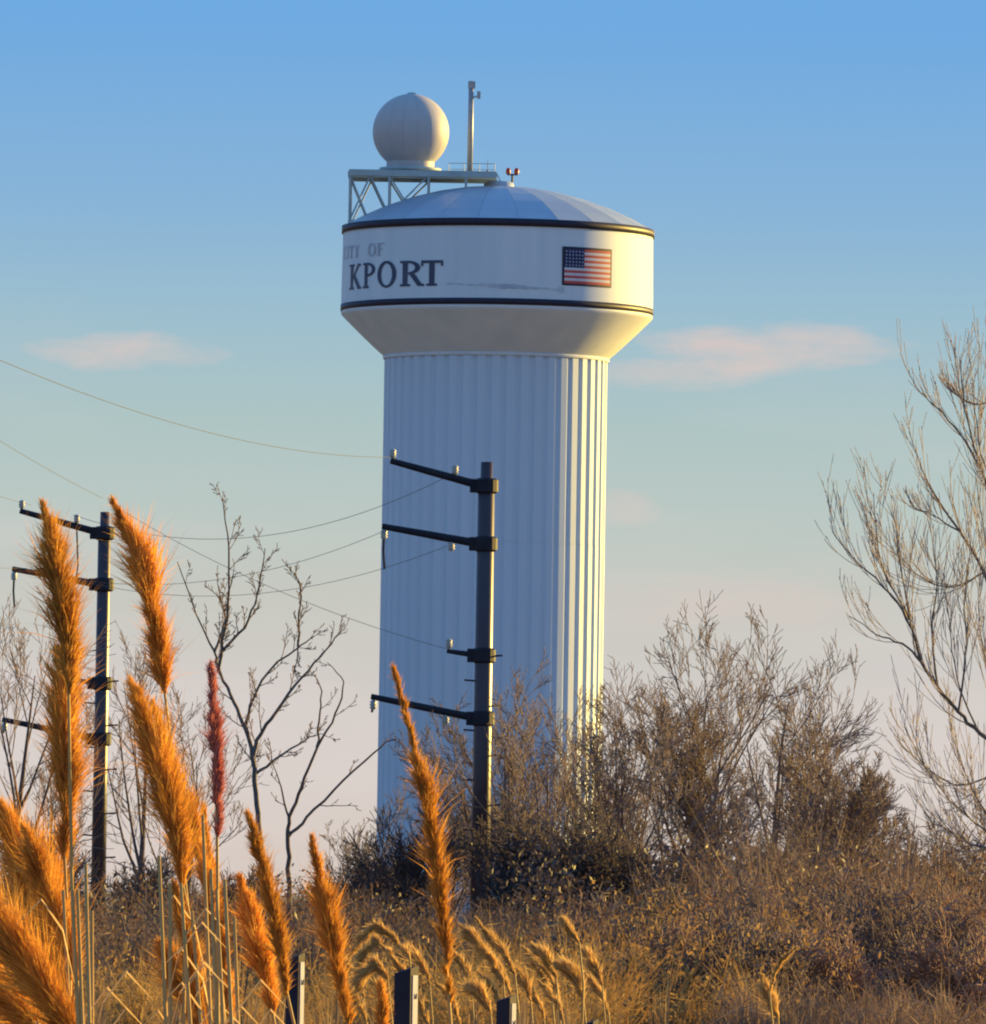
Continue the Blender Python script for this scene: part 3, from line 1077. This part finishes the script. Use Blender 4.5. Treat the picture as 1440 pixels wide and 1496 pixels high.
# ------------------------------------------------------------------ dry brush and reeds (uncountable)
def brush(name, label, mat, boxes, seed, width, bend=.25, twig=True):
    """thin upright stems with side twigs; boxes: (px0, px1, Y0, Y1, py_top, count)"""
    rng = np.random.default_rng(seed)
    b = MB()
    for px0, px1, Y0, Y1, pyt, cnt in boxes:
        nc = max(8, cnt // 34)
        ci = rng.integers(0, nc, cnt)
        Y = rng.uniform(Y0, Y1, nc)[ci] + rng.normal(0, .5, cnt)
        px = rng.uniform(px0, px1, nc)[ci] + rng.normal(0, 11, cnt)
        ch_ = rng.uniform(.62, 1.12, nc)[ci]
        ca_ = rng.uniform(0, 2 * math.pi, nc)[ci]
        cl_ = np.abs(rng.normal(0, bend * .8, nc))[ci]
        x = np.array([at(p, 1400, y).x for p, y in zip(px, Y)])
        lump = .78 + .22 * np.sin(px * .021 + seed) * np.sin(px * .0083 + 1.7 * seed) + .12 * np.sin(px * .09 + seed * 3)
        H = np.array([at(720, pyt, y).z for y in Y]) * rng.uniform(.5, 1.04, cnt) * lump * ch_
        H = np.maximum(H, .25)
        az_ = rng.uniform(0, 2 * math.pi, cnt)
        ln = rng.normal(0, bend, cnt)
        dx, dy = (np.cos(az_) * ln + np.cos(ca_) * cl_) * H, (np.sin(az_) * ln + np.sin(ca_) * cl_) * H
        w = width * rng.uniform(.5, 1.4, cnt)
        fa = rng.uniform(0, math.pi, cnt)
        wx, wy = np.cos(fa) * w, np.sin(fa) * w
        z0 = np.zeros(cnt)
        p0 = np.stack([x, Y, z0], 1)
        p1 = np.stack([x + dx * .35, Y + dy * .35, H * .55], 1)
        p2 = np.stack([x + dx, Y + dy, H], 1)
        W_ = np.stack([wx, wy, z0], 1)
        v = np.stack([p0 - W_, p0 + W_, p1 - W_ * .8, p1 + W_ * .8, p2 - W_ * .2, p2 + W_ * .2], 1).reshape(-1, 3)
        f = []
        for i in range(cnt):
            k = 6 * i
            f += [(k, k + 1, k + 3, k + 2), (k + 2, k + 3, k + 5, k + 4)]
        b.add(v, f)
        if twig:
            m = cnt * 4
            idx = rng.integers(0, cnt, m)
            t = rng.uniform(.25, .98, m)[:, None]
            q0 = p0[idx] * (1 - t) + p2[idx] * t
            d = rng.normal(0, 1, (m, 3)) + np.array((0, 0, .7))
            d /= np.linalg.norm(d, axis=1)[:, None]
            L = rng.uniform(.1, .5, m)[:, None]
            q1 = q0 + d * L
            s = np.cross(d, rng.normal(0, 1, (m, 3)))
            s /= np.linalg.norm(s, axis=1)[:, None]
            s *= width * .45 * rng.uniform(.5, 1.6, m)[:, None]
            v = np.stack([q0 - s, q0 + s, q1 + s * .3, q1 - s * .3], 1).reshape(-1, 3)
            b.add(v, [(4 * i, 4 * i + 1, 4 * i + 2, 4 * i + 3) for i in range(m)])
    o = b.build(name, M[mat])
    tag(o, label, 'undergrowth', kind='stuff')
    return o


brush('dry_brush', 'tangled brown winter brush filling the lower right of the view', 'brush',
      [(740, 960, 135, 180, 1290, 2600), (960, 1180, 135, 195, 1205, 3000), (1170, 1500, 135, 185, 1165, 4600), (900, 1500, 116, 140, 1300, 5000), (1050, 1500, 95, 110, 1410, 1500), (-60, 560, 140, 205, 1280, 5000), (500, 640, 150, 205, 1325, 1300), (640, 700, 150, 205, 1352, 700), (700, 900, 150, 205, 1310, 2100)], 3, .014, .3)
brush('golden_brush', 'sunlit golden brush patches in the lower middle', 'brush_gold',
      [(830, 1190, 100, 150, 1320, 2000), (480, 900, 95, 140, 1385, 3400), (-60, 520, 90, 130, 1400, 2200)], 5, .012, .35)
brush('reeds', 'pale upright reeds among the brush on the right', 'reed',
      [(1120, 1500, 105, 130, 1310, 110), (880, 1440, 100, 120, 1400, 150), (100, 480, 60, 90, 1400, 500), (480, 900, 70, 90, 1440, 600)], 7, .012, .10, False)


def leaf_scatter(name, label, mat, boxes, size, seed):
    rng = np.random.default_rng(seed)
    b = MB()
    for px0, px1, Y0, Y1, pyt, cnt in boxes:
        nc = max(20, cnt // 45)                       # leaves hang in clumps
        px = rng.uniform(px0, px1, nc)
        Y = rng.uniform(Y0, Y1, nc)
        top = np.array([at(720, pyt, y).z for y in Y]) * (.85 + .2 * np.sin(px * .03 + seed))
        c = np.stack([[at(p, 1400, y).x for p, y in zip(px, Y)], Y, top * rng.uniform(.15, 1, nc) ** .8], 1)
        i = rng.integers(0, nc, cnt)
        p = c[i] + rng.normal(0, 1, (cnt, 3)) * np.array((.30, .30, .20))
        p[:, 2] = np.abs(p[:, 2])
        leaf_cards(b, p, size, rng)
    tag(b.build(name, M[mat]), label, 'leaves', kind='stuff')


leaf_scatter('dry_leaves', 'withered brown leaves hanging in the brush', 'leaf_dry',
             [(740, 960, 118, 175, 1310, 2200), (960, 1500, 118, 190, 1260, 6500), (-60, 560, 130, 195, 1290, 9000), (500, 630, 140, 195, 1335, 2300), (700, 900, 140, 195, 1330, 2600)], .034, 71)
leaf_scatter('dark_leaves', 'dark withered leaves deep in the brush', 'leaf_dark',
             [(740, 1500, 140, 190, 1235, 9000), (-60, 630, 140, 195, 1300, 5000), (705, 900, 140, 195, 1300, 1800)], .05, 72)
leaf_scatter('golden_leaves', 'sunlit golden leaves in the lower middle of the brush', 'brush_gold',
             [(830, 1180, 100, 140, 1330, 4500), (480, 900, 95, 130, 1400, 4000), (-60, 500, 95, 130, 1420, 4000)], .036, 73)


# ------------------------------------------------------------------ pampas plumes
def plume(name, label, Y, axis_px, width_px, stalk_px, seed, mat='plume', stalk_r=.004, n_tuft=70, n_fil=46, fw=.0014, group=None, lop=.0, droop=.5):
    rng = np.random.default_rng(seed)
    pts = np.array([tuple(at(x, y, Y)) for x, y in axis_px])
    base = at(*stalk_px[-1], Y) if stalk_px else Vector(pts[-1])
    root = empty(name, (base.x, Y, 0))
    tag(root, label, 'pampas plume', group)
    o = np.array((base.x, Y, 0.0))
    pts = pts - o
    n = len(pts)
    m = 40
    tt = np.linspace(0, n - 1, m)
    ax = np.stack([np.interp(tt, range(n), pts[:, k]) for k in range(3)], 1)
    for _ in range(4):
        ax[1:-1] = (ax[:-2] + 2 * ax[1:-1] + ax[2:]) / 4
    seg = np.linalg.norm(np.diff(ax, axis=0), axis=1)
    L = seg.sum()
    cum = np.concatenate([[0], np.cumsum(seg)]) / L
    Wm = width_px * Y * S
    # stalk
    sp_ = [ax[i] for i in (2, 10, 20, 30, 39)]
    for q in stalk_px or []:
        sp_.append(np.array(at(*q, Y)) - o)
    last_ = sp_[-1]
    if last_[2] > 0:
        sp_.append(np.array((last_[0] + rng.normal(0, .05), last_[1] + rng.normal(0, .05), 0.0)))
    b = MB()
    b.tube(sp_, np.linspace(stalk_r * .45, stalk_r * 1.25, len(sp_)), 6)
    b.build('stalk', M['stalk'], root, True)
    # tufts of fine hairs
    b = MB()
    V = []
    lump = np.interp(np.arange(n_tuft), np.linspace(0, n_tuft, 13), rng.uniform(.55, 1.30, 13))
    for k in range(n_tuft):
        t = (k + rng.random()) / n_tuft
        prof = min(1.0, (t / .42) ** .75) * (1 - .45 * max(0, (t - .70) / .30))
        p = np.array([np.interp(t, cum, ax[:, c]) for c in range(3)])
        j = max(1, min(m - 2, int(t * m)))
        tan = unit(ax[j - 1] - ax[j + 1])          # towards the tip
        q = rng.normal(0, 1, 3) + np.array((lop, 0, 0))
        q = unit(q - tan * np.dot(q, tan))
        hw = Wm * .43 * prof * rng.uniform(.5, 1.2) * lump[k]
        ln = max(hw * rng.uniform(2.4, 4.0), .035)
        sa = min(hw / ln, .8)
        d0 = unit(tan * math.sqrt(1 - sa * sa) + q * sa * 1.15)
        nf = n_fil
        wisp = rng.random((nf, 1)) < .16              # a few long loose hairs
        s0 = p + tan * rng.uniform(-.5, .2, (nf, 1)) * ln * .4 + rng.normal(0, hw * .10, (nf, 3))
        dd = d0 + rng.normal(0, .13, (nf, 3)) + np.where(wisp, rng.normal(0, .22, (nf, 3)) + q * .25, 0)
        dd /= np.linalg.norm(dd, axis=1)[:, None]
        lf = ln * rng.uniform(.5, 1.1, (nf, 1)) * np.where(wisp, 1.25, 1)
        p1 = s0 + dd * lf * .5
        d2 = dd + np.array((0.10 * lop, 0, -droop)) * .55 + rng.normal(0, .12, (nf, 3))
        d2 /= np.linalg.norm(d2, axis=1)[:, None]
        p2 = p1 + d2 * lf * .5
        sd = np.cross(dd, rng.normal(0, 1, (nf, 3)))
        sd /= np.linalg.norm(sd, axis=1)[:, None]
        sd *= fw * rng.uniform(.6, 1.3, (nf, 1)) * np.where(wisp, .45, 1)
        V.append(np.stack([s0 - sd, s0 + sd, p1 + sd, p1 - sd, p2], 1).reshape(-1, 3))
    V = np.concatenate(V)
    nn = len(V) // 5
    f = []
    for i in range(nn):
        k = 5 * i
        f += [(k, k + 1, k + 2, k + 3), (k + 3, k + 2, k + 4)]
    b.add(V, f)
    tag(b.build('plume', M[mat], root), kind='stuff')
    return root


near = [
    ('tall pampas plume with drooping tip left of the farther pole', [(64, 745), (75, 800), (88, 870), (98, 950), (100, 1010)], 50, [(104, 1250), (110, 1496)], 'plume'),
    ('long thick pampas plume below the tall one at the left', [(92, 905), (88, 980), (92, 1080), (97, 1180), (94, 1250)], 60, [(100, 1380), (104, 1510)], 'plume'),
    ('curved pampas plume just right of the farther pole', [(168, 738), (192, 790), (214, 860), (230, 930), (240, 1008)], 56, [(262, 1200), (290, 1500)], 'plume'),
    ('leaning pampas plume under the curved one', [(193, 1003), (212, 1060), (232, 1130), (250, 1200), (266, 1290)], 66, [(290, 1400), (310, 1510)], 'plume'),
    ('second leaning pampas plume crossing the stems near the pink one', [(225, 1035), (250, 1120), (276, 1200), (296, 1270), (310, 1350)], 40, [(322, 1430), (330, 1510)], 'plume'),
    ('thin pinkish plume in front of the bare tree', [(308, 982), (310, 1030), (314, 1090), (316, 1150), (317, 1225)], 26, [(318, 1350), (318, 1510)], 'plume_pink'),
    ('pampas plume at the foot of the forked tree', [(364, 1198), (380, 1260), (396, 1320), (408, 1390), (420, 1455)], 38, [(430, 1500), (434, 1540)], 'plume'),
    ('pampas plume rising in front of the sapling foot', [(456, 1232), (466, 1290), (482, 1360), (496, 1430), (508, 1500)], 44, [(514, 1560)], 'plume'),
    ('tall lone pampas plume in front of the tower foot', [(578, 986), (594, 1050), (612, 1130), (630, 1210), (642, 1290), (650, 1380), (656, 1468)], 38, [(662, 1540)], 'plume'),
    ('broad pampas plume at the left edge low down', [(2, 1178), (26, 1240), (52, 1310), (78, 1380), (100, 1450)], 84, [(118, 1510)], 'plume'),
    ('slanting pampas plume in the lower left corner', [(-30, 1310), (10, 1370), (50, 1430), (90, 1490), (120, 1540)], 84, [(140, 1600)], 'plume'),
    ('lower slanting pampas plume in the corner under the other', [(-60, 1400), (-10, 1440), (40, 1490), (80, 1540)], 70, [(120, 1600)], 'plume'),
    ('thin feathery plume along the stems under the pink one', [(298, 1188), (306, 1260), (318, 1340), (328, 1420), (336, 1500)], 26, [(340, 1560)], 'plume'),
    ('feathery plume low in the stem bunch below the leaning plumes', [(256, 1300), (268, 1360), (282, 1430), (294, 1500)], 34, [(300, 1560)], 'plume'),
    ('small pampas plume low between the pole foot and the stems', [(238, 1385), (262, 1430), (285, 1480), (300, 1530)], 50, [(310, 1580)], 'plume'),
    ('short straw plume beside the fence post left of the lone plume', [(556, 1448), (558, 1490), (560, 1530)], 20, [(562, 1580)], 'plume'),
    ('pampas plume half hidden behind the left broad one', [(36, 1215), (62, 1290), (90, 1360), (112, 1430)], 52, [(122, 1510)], 'plume'),
    ('pampas plume leaning behind the forked tree plume', [(352, 1290), (368, 1350), (384, 1410), (398, 1480)], 44, [(408, 1540)], 'plume'),
]
for i, (lab, axp, w, stp, mt) in enumerate(near):
    plume('pampas_plume', lab, 22.0 + (i * 7 % 5) * .5, axp, w, stp, 100 + i, mt, group='pampas plumes close to the viewer',
          n_tuft=int(64 + 1.2 * w), n_fil=44, lop=.5, droop=.35)
# bare pampas stems between the near plumes
st_px = [((125, 1262), (128, 1510)), ((113, 1300), (118, 1510)), ((248, 1290), (246, 1510)), ((296, 1190), (304, 1510)),
         ((328, 1285), (336, 1510)), ((316, 1300), (324, 1510)), ((342, 1340), (346, 1510)), ((280, 1330), (292, 1510)), ((232, 1250), (240, 1510)),
         ((104, 1270), (112, 1510)), ((92, 1300), (100, 1510)), ((134, 1330), (132, 1510)), ((264, 1290), (276, 1510)), ((308, 1270), (314, 1510)), ((270, 1360), (266, 1510))]
for i, (a, c) in enumerate(st_px):
    Y = 21.4 + (i % 4) * .35
    p, q = at(*a, Y), at(*c, Y)
    d = (q - p)
    k = (p.z) / max(p.z - q.z, .01)
    g_ = p + d * k
    root = empty('pampas_stem', (g_.x, Y, 0))
    names = ['tallest straw stem beside the left plumes', 'straw stem just left of the tallest one', 'straw stem under the curved plume',
             'tall straw stem under the pink plume, left of two', 'straw stem right of the pink plume stalk', 'straw stem between the two under the pink plume',
             'short straw stem right of the stem bunch', 'short straw stem in the middle of the bunch', 'straw stem left of the leaning plumes',
             'straw stem inside the thick left plume foot', 'leftmost straw stem behind the broad left plume', 'short straw stem right of the tallest one',
             'straw stem along the leaning plume stalk', 'straw stem directly left of the pink plume stalk', 'shortest straw stem low under the leaning plumes']
    tag(root, names[i], 'reed', 'bare pampas stems')
    b = MB()
    pp = [Vector((0, 0, 0)), (p - g_) * .5 + Vector((.01, 0, 0)), p - g_]
    b.tube(pp, [.0078, .0066, .004], 6)
    b.build('stem', M['stalk'], root, True)
    b = MB()
    rng = np.random.default_rng(300 + i)
    for s in range(2):
        z = (p - g_) * rng.uniform(.55, .85)
        dirx = rng.choice((-1, 1))
        lv = [z, z + Vector((dirx * .03, 0, .13)), z + Vector((dirx * .08, .01, .2)), z + Vector((dirx * .14, .02, .14))]
        v = []
        for j, u in enumerate(lv):
            ww = (.006, .007, .005, .0008)[j]
            v += [(u.x, u.y - ww, u.z), (u.x, u.y + ww, u.z + ww)]
        b.add(v, [(0, 1, 3, 2), (2, 3, 5, 4), (4, 5, 7, 6)])
    b.build('leaf_blade', M['stalk'], root)

far = [
    ('nodding straw plume, highest of the left arc behind the fence', [(508, 1404), (530, 1370), (548, 1352), (575, 1370), (598, 1400)], 22),
    ('nodding straw plume under the left arc', [(515, 1425), (535, 1392), (552, 1378), (575, 1398)], 20),
    ('low straw plume left of the tallest fence post', [(520, 1450), (535, 1420), (550, 1412), (566, 1430)], 22),
    ('straw plume just right of the lone plume', [(672, 1352), (695, 1375), (715, 1398), (735, 1438)], 24),
    ('long straw plume arching right above the second fence post', [(696, 1343), (712, 1368), (735, 1390), (752, 1425)], 20),
    ('straw plume in the middle of the row behind the fence', [(764, 1384), (780, 1400), (794, 1425), (805, 1450)], 20),
    ('straw plume beside the middle one, a little to the right', [(778, 1380), (798, 1398), (812, 1428)], 18),
    ('broad straw plume at the right end of the row', [(812, 1408), (832, 1418), (846, 1440), (852, 1462)], 26),
    ('small bright straw plume alone against the dark shrub', [(820, 1344), (834, 1362), (846, 1378)], 14),
    ('straw plume low behind the second fence post', [(684, 1440), (700, 1452), (716, 1478)], 24),
    ('small golden plume low in the brush on the right', [(1112, 1426), (1122, 1452), (1136, 1486)], 20),
    ('thin golden stalk curving in the brush on the right', [(1162, 1386), (1142, 1402), (1130, 1428), (1124, 1450)], 7),
]
for i, (lab, axp, w) in enumerate(far):
    x, y = axp[-1]
    plume('straw_plume', lab, 74.0 + (i * 3 % 4) * 1.5, axp, w * .95, [(x + 6, y + 60)], 200 + i, 'plume_far', stalk_r=.008,
          n_tuft=70, n_fil=36, fw=.0042, group='straw plumes behind the fence', lop=.1, droop=.12)

rngs = np.random.default_rng(88)
for i in range(16):
    x, y = 505 + (i % 8) * 48 + rngs.uniform(-16, 16), (1392 if i < 8 else 1432) + rngs.uniform(-14, 16)
    plume('straw_plume', 'small straw seed head, %s from the left in the %s band by the fence posts' % (ORD[i % 8], 'upper' if i < 8 else 'lower'), 80 + rngs.uniform(-5, 5),
          [(x, y), (x + 14, y + 14), (x + 27, y + 34), (x + 36, y + 60)], rngs.uniform(13, 22), [(x + 40, y + 110)], 500 + i, 'plume_far', stalk_r=.007,
          n_tuft=40, n_fil=28, fw=.0042, group='straw seed heads around the fence posts', lop=.1, droop=.12)

# ------------------------------------------------------------------ fence posts
posts = [
    ('tallest fence post, pale sunlit edge, left of the lone plume', 594, 1410, 58.0, .108),
    ('middle fence post, right of the lone plume', 740, 1452, 62.0, .096),
    ('shortest fence post, only its tip showing at the bottom edge', 862, 1488, 66.0, .088),
    ('weathered fence post between the sapling plumes', 432, 1391, 60.0, .085),
]
for lab, px, py, Y, w in posts:
    t_ = at(px, py, Y)
    root = empty('fence_post', (t_.x, Y, 0), R(-26))
    tag(root, lab, 'post', 'fence posts')
    b = MB()
    h = t_.z
    x = w / 2
    v = [(-x, -x, 0), (x, -x, 0), (x, x, 0), (-x, x, 0), (-x, -x, h - .05), (x, -x, h - .02), (x, x, h), (-x, x, h - .03)]
    b.add(v, [(3, 2, 1, 0), (4, 5, 6, 7), (0, 1, 5, 4), (1, 2, 6, 5), (2, 3, 7, 6), (3, 0, 4, 7)])
    b.build('timber', M['post'], root)
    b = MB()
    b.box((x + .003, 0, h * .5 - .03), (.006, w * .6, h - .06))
    b.build('painted_sunlit_strip', M['strip'], root)  # added strip: the sunlit right face put in as pale colour
    b = MB()
    b.tube([(x + .008, -x * .2, h - .20), (x + .014, 0, h - .17), (x + .008, x * .2, h - .20)], .004, 5)
    b.build('staple', M['iron'], root)
